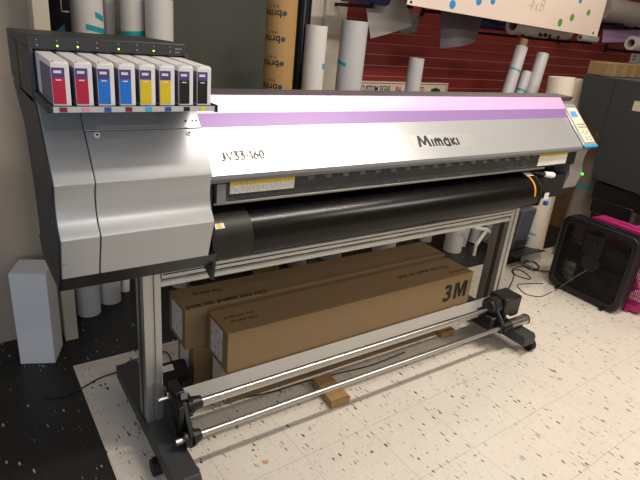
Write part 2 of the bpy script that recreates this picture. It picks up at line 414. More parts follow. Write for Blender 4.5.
def strokes(mb, polys, o, ux, uy, size, wd, depth):
    o, ux, uy = Vector(o), Vector(ux).normalized(), Vector(uy).normalized(); nn = ux.cross(uy)
    for pl in polys:
        P = [o+ux*(x*size)+uy*(y*size) for x, y in pl]; n = len(P); closed = pl[0] == pl[-1]; L = []
        for i in range(n):
            d0 = (P[i]-P[i-1]).normalized() if i else ((P[-1]-P[-2]).normalized() if closed else (P[1]-P[0]).normalized())
            d1 = (P[i+1]-P[i]).normalized() if i < n-1 else ((P[1]-P[0]).normalized() if closed else d0)
            bi = d0+d1; bi = bi.normalized() if bi.length > 1e-4 else d0; sd = nn.cross(bi); k = min(2.0, 1/max(.4, bi.dot(d1)))
            L.append((P[i]+sd*wd*size*.5*k, P[i]-sd*wd*size*.5*k))
        vs = []
        for p_, q_ in L: vs += [p_, q_, p_+nn*depth, q_+nn*depth]
        fs = [(0, 2, 3, 1), (4*n-4, 4*n-3, 4*n-1, 4*n-2)]
        for i in range(n-1):
            A, B = 4*i, 4*i+4; fs += [(A+2, B+2, B+3, A+3), (A, A+1, B+1, B), (A, B, B+2, A+2), (A+1, A+3, B+3, B+1)]
        mb.add(vs, fs)
def arc(cx, cy, rx, ry, a0, a1, n=10): return [(cx+rx*math.cos(math.radians(a0+(a1-a0)*i/n)), cy+ry*math.sin(math.radians(a0+(a1-a0)*i/n))) for i in range(n+1)]
GL = {'J': (.62, [[(.40, 1), (.40, .22)]+arc(.20, .22, .20, .20, 0, -150)]), 'V': (.74, [[(.0, 1), (.34, .03), (.68, 1)]]),
      '3': (.62, [[(.02, .97), (.46, .97), (.24, .58)]+arc(.24, .30, .25, .28, 90, -150)]), '-': (.40, [[(.04, .48), (.30, .48)]]), '1': (.36, [[(.0, .8), (.18, .97), (.18, 0)]]),
      '6': (.64, [[(.42, .98), (.08, .46)]+arc(.26, .29, .24, .27, 150, 510, 16)]), '0': (.64, [arc(.27, .49, .25, .48, 90, 450, 18)]),
      'i': (.24, [[(.06, 0), (.06, .66)]]), 'm': (.84, [[(.06, 0), (.06, .62)], [(.06, .60), (.26, .60)]+arc(.26, .48, .10, .12, 90, 0, 5)+[(.36, 0)], [(.36, .60), (.56, .60)]+arc(.56, .48, .10, .12, 90, 0, 5)+[(.66, 0)]]),
      'a': (.70, [[(.50, .68), (.50, 0)], [(.40, .04), (.60, .04)], [(.50, .60), (.22, .60)]+arc(.22, .31, .17, .29, 90, 270, 10)+[(.50, .02)]]), 'k': (.56, [[(.06, 0), (.06, .66)], [(.44, .66), (.10, .33), (.46, 0)]])}
def word(mb, txt, o, ux, uy, size, wd, depth, gap=.0, sx=1.0):
    x = 0
    for c in txt:
        adv, pl = GL[c]; strokes(mb, [[((x+a)*sx, b) for a, b in q] for q in pl], o, ux, uy, size, wd, depth); x += adv+gap
lg = MB(); letter_m(lg, p+n45*.0004, X1, u45, .070, .052, ROUND_M, .001)
word(lg, 'imaki', p+n45*.0004+X1*.080, X1, u45, .052, .19, .001, .05, 1.12)
build('logo_lettering', lg, INK, fc)
lg = MB(); word(lg, 'JV33-160', on45(222, 161)+n45*.0003, X1, u45, .031, .16, .0018, .07, .98)
build('model_lettering', lg, mat('grey_print', '#85817b', .8, spec=.05), fc)

# the dark inside of the machine, carriage rail and pinch rollers
build('inner_body', MB().box(.626, 1.66, .80, 2.66, 1.88, 1.235).box(.626, 1.505, .80, .66, 1.66, 1.012).box(.66, 1.56, .80, 2.40, 1.66, .905).box(2.36, 1.60, .80, 2.655, 1.70, 1.03), BLACK, PR)
build('carriage_rail', MB().box(.66, 1.60, .985, 2.62, 1.66, 1.04).box(.66, 1.625, .935, 2.62, 1.66, .96), mat('dark_grey_metal', '#262627', .4, .4), PR, .002)
for i in range(19):
    x = 1.03+i*.078
    a = build('pinch_roller', MB().box(x, 1.575, .955, x+.028, 1.60, 1.0).cyl((x+.002, 1.58, .925), (x+.026, 1.58, .925), .011, seg=12), BLACKM, PR, .001)
    build('roller_tab', MB().box(x+.002, 1.53, .994, x+.026, 1.577, .999).box(x+.002, 1.528, .986, x+.026, 1.532, .999), WHITEP, a)
g = NT('smoked_acrylic'); g.b.inputs['Base Color'].default_value = (.5, .5, .5, 1); g.b.inputs['Transmission Weight'].default_value = .92
g.b.inputs['Roughness'].default_value = .03; g.b.inputs['IOR'].default_value = 1.15
w = build('front_window', MB().box(.70, 1.500, .948, 2.40, 1.503, 1.020), g.m, PR)
build('window_rail', MB().box(.66, 1.496, .938, 2.40, 1.508, .947), mat('dull_rail', '#86857f', .4, .6), w, .002)
CAUT = fineprint_mat('caution_print', '#d8d5cc', '#77736c', 260, 160, .55)
for x0, x1, z0, z1 in ((.715, .955, .972, 1.012), (2.335, 2.57, .955, 1.012)):
    c = build('caution_label', MB().box(x0, 1.4965, z0, x1, 1.4995, z1-.012), CAUT, w)
    build('yellow_band', MB().box(x0, 1.4962, z1-.012, x1, 1.4995, z1), fineprint_mat('yellow_print', '#d6b820', '#6b5a10', 200, 100, .58), c)
build('window_bracket', MB().box(.668, 1.49, .945, .698, 1.512, 1.01).cyl((.683, 1.489, .985), (.683, 1.491, .985), .006), CHARL, w)
build('window_bracket', MB().box(2.402, 1.50, .945, 2.654, 1.60, 1.012), BLACK, w)

gp = [(1.645, .914), (1.60, .917), (1.565, .916), (1.53, .912), (1.50, .904), (1.475, .890), (1.457, .870), (1.447, .846), (1.444, .820), (1.445, .796), (1.450, .778), (1.459, .766), (1.472, .759), (1.49, .756), (1.60, .79), (1.64, .81)]
G = build('media_guide', MB().prism(gp, .782, 2.336), GUIDE, PR)
build('guide_end_section', MB().prism([(y-.0008, z+.0006) for y, z in gp], .646, .781), GUIDE2, G)
build('guide_end_plate', MB().prism([(1.50, .925), (1.452, .905), (1.440, .83), (1.436, .76), (1.448, .705), (1.53, .735), (1.60, .80), (1.60, .92)], .634, .6455), BLACK, G, .001)
build('guide_end_plate', MB().prism([(1.56, .920), (1.50, .908), (1.460, .875), (1.441, .82), (1.445, .77), (1.50, .75), (1.62, .80), (1.62, .915)], 2.337, 2.352), BLACK, G, .001)
wl = build('warning_label', MB().obox((.652, 1.4585, .8745), (.032, 0, 0), (0, .018, .0165), (0, -.0008, .0005)), LABELW, G)
build('warning_triangle', MB().obox((.660, 1.4600, .8765), (.014, 0, 0), (0, .012, .0110), (0, -.0009, .0006)), YEL, wl)
# strip down the right end of the guide, labels and media lever
tp = [(y-.001, z+.001) for y, z in gp[2:9]]
build('orange_tape', MB().skin(tp, .0015, 2.290, 2.302), ORANGE, G)
build('white_tag', MB().obox((2.285, 1.503, .9065), (.05, 0, 0), (0, .032, .0085), (0, -.0008, .001)), LABELW, G)
q = at(543.5, 200, 'y', 1.52); build('bracket_cover', MB().box(2.356, 1.523, .80, 2.654, 1.60, .885), BLACKM, PR, .004)
build('white_tag', MB().box(q.x, 1.5205, q.z, q.x+.038, 1.5228, q.z+.036), LABELW, PR)
build('blue_clip', MB().box(q.x+.005, 1.505, q.z-.028, q.x+.03, 1.523, q.z-.006).box(q.x+.012, 1.50, q.z-.022, q.x+.02, 1.508, q.z-.012), mat('blue_plastic', '#34489a', .4), PR, .002)
lv = build('media_lever', MB().cyl((2.36, 1.545, .915), (2.44, 1.50, .905), .007, seg=12).box(2.28, 1.53, .922, 2.36, 1.56, .936), BLACK, PR)
build('lever_knob', MB().cyl((2.43, 1.506, .906), (2.468, 1.487, .903), .013, .0155).cyl((2.468, 1.487, .903), (2.478, 1.482, .9025), .0155, .010), WHITEP, lv, 0, label='cream lever knob')

# right end: control panel and cap
rp = [(1.482, 1.036), (1.508, 1.012), (1.516, .97), (1.515, .93), (1.503, .886), (1.522, .805), (1.74, .80), (1.90, .95), (1.90, 1.236), (1.675, 1.236)]
rc = build('right_end_cap', MB().prism(rp, 2.655, 2.77), mat('warm_silver', '#a3a2a0', .32, .6, .02), PR, .003)
build('power_light', MB().cyl((2.765, 1.502, .882), (2.765, 1.497, .884), .007, seg=12), mat('green_power_led', '#54d84a', .3, emit='#4fe04a', es=2), rc)
pb = Vector((2.656, 1.474, 1.034)); uL = .262
cp = build('control_panel', MB().obox(pb, X1*.118, u45*uL, n45*.012), SILVER, PR, .003)
o = pb+n45*.012
build('blue_trim', MB().obox(o-n45*.010-u45*.003, X1*.118, u45*.014, n45*.0115), BLUETRIM, cp, .001)
build('keypad', MB().obox(o+X1*.020+u45*.026, X1*.086, u45*.21, n45*.0012), CREAM, cp)
build('screen', MB().obox(o+X1*.030+u45*.178, X1*.055, u45*.036, n45*.0018), LCD, cp)
for (a, b) in [(.042, .128), (.062, .128), (.082, .128), (.102, .128), (.042, .112), (.062, .112), (.082, .112), (.102, .112), (.072, .094), (.052, .082), (.094, .082), (.072, .070), (.056, .050), (.09, .050), (.056, .036), (.09, .036)]:
    build('button', MB().obox(o+X1*(a*.9-.004)+u45*b, X1*.011, u45*.008, n45*.0028), BUTTON, cp)

# stand
def leg(x, d=.08):
    m = MB(); y0, y1, z0, z1 = 1.55, 1.55+d, .115, .752
    m.box(x, y0, z0, x+.024, y1, z1).box(x+.036, y0, z0, x+.06, y1, z1).box(x+.004, y0+.006, z0, x+.056, y1-.006, z1)
    l = build('leg', m, ALU, PR, .002)
    build('leg_groove', MB().box(x-.0006, y0+.028, z0+.01, x+.0005, y0+.052, z1), mat('dark_slot', '#4a3f33', .5, .3), l)
    return l
leg(.445); leg(2.305, .098)
def foot(x, y0):
    f = build('foot', MB().prism([(y0, .062), (y0+.02, .06), (1.93, .06), (1.94, .065), (1.94, .118), (y0+.012, .118), (y0, .10)], x, x+.088), FOOT, PR, .003)
    for y in (y0+.19 if x < 1 else y0+.03, 1.87):
        xx = (x-.018 if y < 1.6 else x+.03) if x < 1 else x+.085
        c = MB().cyl((xx, y, .03), (xx+.034, y, .03), .03, seg=20).box(xx+.006, y-.018, .045, xx+.03, y+.018, .061)
        build('caster', c, BLACKM, f)
    return f
foot(.437, 1.235); foot(2.285, 1.285)
build('gusset', MB().prism([(1.55, .118), (1.40, .118), (1.55, .26)], .5055, .5115), FOOT, PR)
r = build('front_rail', MB().box(.506, 1.545, .688, 2.304, 1.60, .718).box(.506, 1.55, .718, 2.304, 1.60, .75), mat('pale_rail_paint', '#c9c7c1', .4, .25, .03), PR, .002)
build('rail_groove', MB().box(.51, 1.5445, .701, 2.30, 1.5455, .706), BLACK, r)
build('cross_tube', MB().cyl((.505, 1.565, .662), (2.305, 1.565, .662), .0115), mat('pale_rail_paint', '#c9c7c1', .4, .25, .03), PR)
tr = build('lower_beam', MB().prism([(1.488, .166), (1.488, .196), (1.574, .208), (1.574, .166)], .506, 2.304), mat('pale_beam_aluminium', '#c6c5c1', .38, .45, .05, 12, 0, (1, 40, 40)), PR, .003)
build('beam_groove', MB().obox((.506, 1.497, .1974), (1.798, 0, 0), (0, .004, .0006), (0, 0, .0006)), BLACK, tr)
build('tension_rod', MB().cyl((.58, 1.458, .222), (2.20, 1.458, .222), .0128), STEEL, PR)
build('take_up_rod', MB().cyl((.55, 1.38, .15), (2.38, 1.38, .15), .0115), STEEL, PR)
tb = build('take_up_bracket', MB().box(.507, 1.40, .119, .527, 1.50, .27).box(.515, 1.455, .235, .55, 1.53, .29), BLACK, PR, .004)
h = MB()
for a, b, r1, r2 in ((.515, .528, .034, .034), (.528, .555, .026, .026), (.555, .572, .036, .034), (.572, .610, .028, .022)): h.cyl((a, 1.458, .222), (b, 1.458, .222), r1, r2, 20)
for k in range(6):
    an = k*PI/3; h.box(.555, 1.458+.034*math.cos(an)-.005, .222+.034*math.sin(an)-.005, .572, 1.458+.034*math.cos(an)+.005, .222+.034*math.sin(an)+.005)
build('rod_hub', h, BLACK, tb)
h = MB()
for a, b, r1, r2 in ((.515, .527, .03, .03), (.527, .545, .022, .022), (.545, .557, .033, .03), (.557, .577, .026, .020)): h.cyl((a, 1.38, .15), (b, 1.38, .15), r1, r2, 20)
build('rod_hub', h, BLACK, tb)
build('hub_shaft', MB().cyl((.487, 1.38, .15), (.52, 1.38, .15), .013), STEEL, tb); build('hub_shaft', MB().cyl((.47, 1.50, .245), (.54, 1.50, .245), .008), STEEL, tb)
build('bracket_arm', MB().prism([(1.36, .12), (1.40, .12), (1.50, .235), (1.48, .26), (1.43, .26), (1.36, .17)], .530, .548), BLACK, tb, .003)
build('label_plate', MB().obox((.532, 1.448, .262), (.024, 0, 0), (0, 0, .028), (0, -.001, 0)), CHARL, tb)
mo = MB().box(2.22, 1.40, .175, 2.35, 1.51, .29).box(2.14, 1.40, .12, 2.22, 1.547, .20).prism([(1.36, .12), (1.42, .12), (1.50, .26), (1.44, .27), (1.36, .18)], 2.175, 2.195)
mo = build('take_up_motor', mo, BLACK, PR, .016)
build('motor_hub', MB().cyl((2.17, 1.458, .238), (2.22, 1.458, .238), .048, .046).cyl((2.16, 1.458, .238), (2.17, 1.458, .238), .032, .04).cyl((2.148, 1.458, .238), (2.162, 1.458, .238), .014), mat('dark_hub', '#2c2c2d', .35, .4), mo)
build('chrome_sleeve', MB().cyl((2.25, 1.38, .15), (2.39, 1.38, .15), .027).cyl((2.39, 1.38, .15), (2.396, 1.38, .15), .029, mi=1), [STEEL, BLACK], mo)
build('sleeve_hub', MB().cyl((2.19, 1.38, .15), (2.25, 1.38, .15), .026, .032), BLACK, mo)
build('white_knob', MB().cyl((2.235, 1.39, .20), (2.235, 1.376, .20), .008, seg=12), WHITEP, mo)

# ------------------------------------------------------------------ ink cartridges
INKC = [('magenta', '#b5103c'), ('magenta', '#b5103c'), ('cyan', '#1070cc'), ('cyan', '#1070cc'), ('yellow', '#f2da10'), ('yellow', '#f2da10'), ('black', '#141414'), ('black', '#141414')]
LAB = ['magenta ink cartridge at the far left end of the ink shelf', 'magenta ink cartridge next to the first blue one', 'blue ink cartridge beside the magenta pair',
       'blue ink cartridge beside the first yellow one', 'yellow ink cartridge beside the blue pair', 'yellow ink cartridge next to the first black one',
       'black ink cartridge beside the yellow pair', 'black ink cartridge at the right end of the ink shelf']
PURL = mat('purple_ink_label', '#4c3a78', .45); SIDE = mat('grey_purple_side_label', '#6a5c72', .5, 0, .1); CASE = mat('white_cartridge_case', '#e3e0df', .35)
proto = None
def copy_tree(o, parent=None):
    c = o.copy(); COL.objects.link(c)
    if parent: c.parent = parent
    for ch in list(o.children): copy_tree(ch, c)
    return c
def cartridge():
    t = thing('ink_cartridge', (.207, 1.362, 1.276), '', 'ink cartridge', 'ink cartridges')
    x, y, z = .207, 1.362, 1.276; W = .0375
    m = MB().prism([(y, z), (y, z+.094), (y+.010, z+.097), (y+.40, z+.0995), (y+.40, z)], x, x+W)
    m.box(x+.006, y+.002, z+.090, x+W-.004, y+.022, z+.0985)
    build('case', m, CASE, t, .0008)
    build('colour_label', MB().box(x+.0005, y-.0008, z+.004, x+.0275, y+.0002, z+.062), mat('magenta_label', INKC[0][1], .4), t)
    pl = build('purple_label', MB().box(x+.0005, y-.0008, z+.062, x+.0275, y+.0002, z+.084), PURL, t)
    build('label_print', MB().box(x+.005, y-.001, z+.072, x+.021, y+.0001, z+.078), LABELW, pl)
    build('label_print', MB().box(x+.008, y-.001, z+.056, x+.02, y-.0003, z+.0585), LABELW, t)
    build('side_label', MB().box(x-.0006, y+.004, z+.004, x+.0003, y+.15, z+.084), SIDE, t)
    return t
proto = cartridge()
for i in range(8):
    o = proto if i == 0 else copy_tree(proto)
    o.location.x = .207+.0489*i
    o['label'] = LAB[i]
    if i:
        for ch in o.children:
            if ch.name.startswith('colour_label'):
                ch.data = ch.data.copy(); ch.data.materials[0] = mat('%s_label' % INKC[i][0], INKC[i][1], .4)

# ------------------------------------------------------------------ cardboard boxes under the printer
def carton(label, x0, y0, z0, x1, y1, z1, m=CARD):
    t = thing('cardboard_box', ((x0+x1)/2, (y0+y1)/2, z0), label, 'box', 'long cartons under the printer')
    build('carton', MB().box(x0, y0, z0, x1, y1, z1), m, t, .003)
    return t
SHIP = fineprint_mat('shipping_label_print', '#d2cdc4', '#6f6a62', 60, 34, .58)
NX, NY, X_ = (-1, 0, 0), (0, -1, 0), (1, 0, 0)
t = carton('long brown carton with big black 3M print, topmost in front under the printer', .767, 1.582, .2005, 2.15, 1.775, .384)
l = MB(); text_mb(l, '3', .128, (1.945, 1.5818, .252), X_, (0, 0, 1), .0005, .004, sx=1.05); letter_m(l, (2.024, 1.582, .252), Vector((1, 0, 0)), Vector((0, 0, 1)), .092, .092, BLOCK_M, .001)
build('brand_lettering', l, INK, t)
l = MB(); text_mb(l, 'Do not stand on end', .040, (2.06, 1.70, .3842), NX, NY, .0004, .0008)
build('top_lettering', l, INKBROWN, t)
for bd, x, y in (('This side up', 0.93, 1.665), ('Do not stand', 0.93, 1.70), ('This side up', 2.13, 1.63)):
    l = MB(); text_mb(l, bd, .024, (x, y, .3842), NX, NY, .0004, .0003); build('small_lettering', l, INKBROWN, t)
build('shipping_label', MB().box(.7658, 1.63, .225, .7669, 1.74, .37), SHIP, t)
build('tape_seam', MB().box(.77, 1.766, .3841, 2.145, 1.768, .3845), INKBROWN, t)
t = carton('long brown carton lettered on top, lying behind the 3M carton', .683, 1.805, .2005, 2.17, 1.99, .388)
l = MB(); text_mb(l, 'Do not stand on end',   .043, (1.06, 1.835, .3882), NX, NY, .0004, .001)
build('top_lettering', l, INKBROWN, t)
l = MB(); text_mb(l, 'This side up', .027, (.89, 1.925, .3882), NX, NY, .0004, .0005); build('small_lettering', l, INKBROWN, t)
build('shipping_label', MB().box(.6818, 1.84, .225, .6829, 1.955, .37), SHIP, t)
t = carton('long brown carton on the floor below the rear lettered carton', .72, 1.805, 0, 2.10, 1.99, .199, CARD2)
build('shipping_label', MB().box(.7188, 1.86, .03, .7199, 1.96, .18), SHIP, t)
t = carton('long brown carton on the floor below the 3M carton, white sticker on its end', .795, 1.64, 0, 2.11, 1.79, .199, CARD2)
build('end_sticker', MB().box(.7935, 1.642, .01, .7949, 1.775, .19), LABELW, t)

# wood block
m = MB().obox((1.172, 1.412, 0), (.092, -.008, 0), (.012, .17, 0), (0, 0, .04))
tag(build('wood_block', m, WOOD, base=(1.22, 1.49, 0), bevel=.003), 'short offcut of pine board on the floor under the take-up rod', 'wood block')

p = at(441, 339, 'z', 0); m = MB().obox((p.x, p.y, 0), (.09, -.006, 0), (.006, .06, 0), (0, 0, .04))
tag(build('wood_block', m, WOOD, base=(p.x, p.y, 0), bevel=.003), 'small pine offcut under the lower beam near the right leg', 'wood block')
# black foot pedal behind the beam
t = thing('foot_pedal', (.63, 1.75, 0), 'black foot pedal on the floor behind the left leg', 'pedal')
build('pedal_base', MB().box(.525, 1.68, 0, .70, 1.86, .04), BLACK, t, .008)
build('pedal_plate', MB().prism([(1.70, .04), (1.85, .04), (1.85, .135), (1.82, .15), (1.70, .07)], .54, .69), BLACKM, t, .010)
build('pedal_label', MB().obox((.585, 1.79, .131), (.045, 0, 0), (0, .022, .0147), (0, -.001, .002)), LABELW, t)
build('pedal_knob', MB().cyl((.65, 1.74, .09), (.65, 1.725, .125), .026, .018), BLACK, t)
build('pedal_guard', MB().path(spline([(.54, 1.70, .02), (.545, 1.67, .07), (.60, 1.66, .085), (.67, 1.67, .07), (.69, 1.70, .03)], 6), .009), BLACK, t)

# foam block by the left wall
a, b = Vector((.13, -.056, 0)), Vector((.054, .13, 0))
m = MB().obox((.119, 2.29, 0), a, b, (0, 0, .44))
tag(build('foam_block', m, FOAM, base=(.21, 2.33, 0), bevel=.002), 'tall white foam block standing on the black floor by the left wall', 'foam block')

# ------------------------------------------------------------------ rolls
def roll(name, label, base, top, r, m=PAPER, tapes=(), core=True, cat='vinyl roll', group='rolls standing behind the printer', ri=None, tapew=.02, cm=None):
    base, top = Vector(base), Vector(top)
    t = thing(name, base, label, cat, group)
    ri = ri or min(.038, r*.6)
    build('roll_body', MB().tubeopen(base, top, r, ri), m, t)
    if core: build('core', MB().tubeopen(base+(top-base)*.003, top-(top-base)*.003, ri-.0005, ri-.006), cm or CORE, t)
    d = (top-base).normalized(); view = (CAM-base); view -= d*view.dot(d); view.normalize(); sd = d.cross(view)
    for h, a0, a1, sl in tapes:                      # height, angles seen from the front, slant
        n = 12; vs = []
        for i in range(n+1):
            an = a0+(a1-a0)*i/n; c = base+d*(h+sl*(i/n-.5)); R = view*math.cos(an)+sd*math.sin(an)
            vs += [c+R*(r+.0012)-d*tapew/2, c+R*(r+.0012)+d*tapew/2, c+R*(r-.0008)+d*tapew/2, c+R*(r-.0008)-d*tapew/2]
        fs = [(4*i+k, 4*i+(k+1) % 4, 4*i+4+(k+1) % 4, 4*i+4+k) for i in range(n) for k in range(4)]+[(0, 1, 2, 3), (4*n+3, 4*n+2, 4*n+1, 4*n)]
        build('tape_strip', MB().add(vs, fs), TAPET, t)
    return t
def up(px, py, Y, z0, z1, r):
    """upright axis at photo column px (at row py) standing at depth Y"""
    p = at(px, py, 'y', Y); return Vector((p.x, Y, z0)), Vector((p.x, Y, z1))
# seen below the left end
roll('vinyl_roll', 'shorter white roll standing beside the cream wall end, leftmost below the printer', (.475, 2.62, 0), (.475, 2.62, .72), .058)
roll('vinyl_roll', 'white roll standing second from the cream wall end below the printer', (.602, 2.70, 0), (.602, 2.70, .62), .055)
roll('vinyl_roll', 'thin white roll on the black floor right of the two white rolls', (.70, 2.775, 0), (.73, 2.80, .5), .024, core=False)
# seen above the ink station
b, t_ = up(88, 30, 2.95, 0, 1.72, .1)
roll('vinyl_roll', 'thick white roll with two teal tapes behind the ink station', b, t_, .074, tapes=[(at(96, 29.5, 'y', 2.89).z, -.1, 1.35, -.02), (at(99, 17, 'y', 2.89).z, .5, 1.2, -.02)], tapew=.026)
b, t_ = up(109.5, 30, 3.10, 0, 1.60, .05)
roll('vinyl_roll', 'slim white roll between the two teal-taped rolls behind the ink station', b, t_, .030)
b, t_ = up(133, 30, 2.95, 0, 1.545, .07)
roll('vinyl_roll', 'white roll with one teal tape low down behind the ink station', b, t_, .058, tapes=[(at(134, 34.5, 'y', 2.9).z, -1.3, 1.3, .012)], tapew=.03)
b, t_ = up(159.5, 30, 2.86, 0, 1.53, .08)
roll('vinyl_roll', 'plain white roll, rightmost behind the ink station', b, t_, .068)
p = at(184, 288, 'z', 0)
roll('vinyl_roll', 'short white roll on the black floor just right of the left leg', (p.x, p.y+.05, 0), (p.x, p.y+.05, .85), .052)
p = at(388, 244, 'y', 2.62)
roll('vinyl_roll', 'wide low white roll seen behind the far top edge of the rear lettered carton', (p.x, 2.66, 0), (p.x, 2.66, .56), .085)
# along the back
b, t_ = up(279.5, 50, 2.62, 0, 1.9, .08)
kt = roll('kraft_tube', 'tall brown kraft tube with repeated print behind the printer', b, t_, .080, KRAFT, cat='tube', group=None, ri=.07, core=False)
def wrap_text(body, size, r, axis_p, zc, ang0, flip=True, bold=0):
    """lettering wrapped round an upright tube; flipped = upside down"""
    f = MB(); text_mb(f, body, size, (0, 0, 0), (1, 0, 0), (0, 1, 0), .0, bold)
    out = []
    for x, y, z_ in f.v:
        if flip: x, y = -x, -y
        an = ang0+x/r; out.append((axis_p.x+math.sin(an)*(r+.0008), axis_p.y-math.cos(an)*(r+.0008), zc+y))
    return out, f.f
va = math.atan2(b.x, b.y)           # direction of view on plan
for zc in (1.535, 1.413, 1.293, 1.175):
    mm = MB(); a1 = -va+.02
    vs, fs = wrap_text('brite', .052, .080, b, zc, a1, True, .0006); mm.add(vs, fs, 0)
    vs, fs = wrap_text('M A X', .020, .080, b, zc+.024, a1-.2, True); mm.add(vs, fs, 1)
    an = a1+.17; c = Vector((b.x+math.sin(an)*.0804, b.y-math.cos(an)*.0804, zc-.014)); dd = Vector((math.sin(an), -math.cos(an), 0)); mm.cyl(c, c+dd*.001, .012, seg=14, mi=2)
    build('tube_print', mm, [INK, INKBROWN, mat('teal_ink', '#1d4650', .5)], kt)
b, t_ = up(301.5, 50, 2.85, 0, 1.85, .03)
roll('vinyl_roll', 'slim glossy black roll between the kraft tube and a white roll', b, t_, .040, mat('black_vinyl', '#121212', .25), core=False)
b, t_ = up(314, 60, 2.70, 0, 1.478, .06)
roll('vinyl_roll', 'white roll with a dab of teal tape in front of the white door frame', b, t_, .062, tapes=[(1.265, .9, 1.35, 0)], tapew=.03)
b, t_ = up(351, 60, 2.72, 0, 1.522, .07)
roll('vinyl_roll', 'tall white roll just right of the white door frame', b, t_, .080, PAPERG, tapes=[(1.285, -1.3, -.35, -.018)])
b, t_ = up(414.5, 75, 2.74, 0, 1.335, .05)
roll('vinyl_roll', 'narrow grey white roll in front of the custom signs board', b, t_, .050, PAPERG)
b, t_ = Vector((3.15, 2.50, 0)), at(522, 47, 'y', 2.66)
roll('vinyl_roll', 'white roll with brown core and high teal tape, behind the control panel end', b, t_, .044, PAPERG, tapes=[(1.36, -1.4, 1.4, -.015)], tapew=.012)
ctop = t_+(t_-b).normalized()*.055; build('core_end', MB().tubeopen(t_-(t_-b).normalized()*.05, ctop, .030, .026), CORE, [o for o in COL.objects if o.get('label', '').startswith('white roll with brown core')][0])
b, t_ = Vector((3.30, 2.50, 0)), at(527, 72, 'y', 2.66)
roll('vinyl_roll', 'short white roll with low teal tape left of a plain grey roll', b, t_, .038, PAPERG, tapes=[(1.215, -1.4, 1.4, -.015)], tapew=.014)
b, t_ = Vector((3.42, 2.46, 0)), at(543, 54, 'y', 2.64)
roll('vinyl_roll', 'plain grey roll leaning behind the purple stripe', b, t_, .045, PAPERG)
b0 = Vector((3.50, 2.12, 0)); p1 = at(562, 77, 'y', 2.20)
roll('vinyl_roll', 'thick cream roll with teal tape beside the black fan', b0, p1, .085, PAPERC, tapes=[(.215, -.6, .2, -.01)], tapew=.012)
b0 = Vector((3.69, 2.2, 0)); p1 = at(578, 79, 'y', 2.30)
roll('vinyl_roll', 'cream roll right behind the thick teal-taped cream roll', b0, p1, .05, PAPERC)
b0 = Vector((3.80, 2.02, 0)); p1 = at(602, 140, 'y', 2.12)
roll('vinyl_roll', 'clear-wrapped pale roll with teal tape behind the black fan', b0, p1, .085, mat('wrapped_roll', '#8f877c', .25), tapes=[(.545, -1.3, .7, -.01)])
# low rolls glimpsed under the machine
for (px, py, Y, r, h, lb) in ((457, 247, 2.42, .068, .55, 'fat white roll standing on the dark floor near the right leg'), 
                              (428, 240, 2.66, .05, .45, 'white roll standing left of the fat white roll under the machine')):
    p = at(px, py, 'y', Y)
    roll('vinyl_roll', lb, (p.x, Y+r*.6, 0), (p.x, Y+r*.6, h), r)

# ------------------------------------------------------------------ behind the right leg
t = thing('floor_box', (3.33, 2.16, 0), 'low black box with a thin overhanging lid by the right leg', 'box')
build('box_case', MB().box(3.20, 2.10, 0, 3.37, 2.30, .10), BLACK, t, .004)
build('lid', MB().box(3.16, 2.015, .10, 3.38, 2.32, .108).add([(3.38, 2.02, .10), (3.49, 2.0, .10), (3.38, 2.2, .10), (3.38, 2.02, .108), (3.49, 2.0, .108), (3.38, 2.2, .108)], [(0, 2, 1), (3, 4, 5), (0, 1, 4, 3), (1, 2, 5, 4)]), mat('dark_lid', '#2a2b2b', .4), t)
t = thing('plastic_tote', (3.30, 2.2, .109), 'blue grey plastic tote standing on the low black box', 'tote')
build('tote_body', MB().prism([(2.10, .109), (2.08, .42), (2.28, .42), (2.27, .109)], 3.225, 3.385), mat('blue_grey_plastic', '#4a4e57', .4), t, .012)
build('tote_rib', MB().box(3.235, 2.076, .19, 3.37, 2.10, .195).box(3.235, 2.078, .17, 3.37, 2.10, .175).box(3.235, 2.08, .15, 3.37, 2.10, .155), mat('blue_grey_rib', '#3d4149', .4), t)
m = MB(); A, B = at(476, 245, 'y', 2.3), at(486.5, 230, 'y', 2.3); m.path([A, (A+B)/2, B], .014, 12)
C_, D_ = at(474, 228, 'y', 2.3), at(492, 234, 'y', 2.3); m.path([C_, B+Vector((0, 0, .004)), D_], .014, 12); m.path([A, Vector((A.x, A.y, .012))], .012, 12)
tag(build('white_bracket', m, WHITEP, base=(A.x, A.y, 0)), 'white plastic T-shaped bracket behind the right leg', 'bracket')

# ------------------------------------------------------------------ cords
def cord(name, pts, r, m, label, more=()):
    P = spline([at(x, y, 'z', r+.001+dz) for x, y, dz in pts]+[at(x, y, 'x', v) for x, y, v in more], 8)
    return tag(build(name, MB().path(P, r, 8), m, base=P[0]*1.0), label, 'cord')
CORD = mat('black_cord', '#121212', .5)
cord('power_cord', [(45, 398, 0), (62, 396, 0), (80, 389, 0), (100, 378, 0), (119, 371.5, 0), (121.5, 370, .0), (128, 362, 0), (150, 356, 0), (166, 352, 0), (172, 362, 0)], .0028, CORD, 'thin black cord crossing the floor edge at the left foot')
cord('power_cord', [(503, 296, 0), (509, 288, 0), (514, 276, 0), (512, 271, 0), (520, 270, 0), (530, 277, 0), (528, 279, 0), (516, 275, 0), (513, 269, 0), (524, 266, 0), (536, 270, 0), (538, 266, 0), (530, 260, 0), (524, 264, 0), (531, 270, 0), (545, 271, 0), (552, 272, 0)], .0032, CORD, 'black cord coiled on the floor between the right leg and the black fan')
cord('power_cord', [(552, 275, .008), (540, 271, .008), (530, 266, .008), (520, 261, .008), (519, 262, .008), (527, 268, .008), (539, 268, .008), (535, 262, .008), (528, 262, .008)], .0028, mat('brown_cord', '#2a211a', .5), 'dark brown cord tangled beside the coiled black cord')
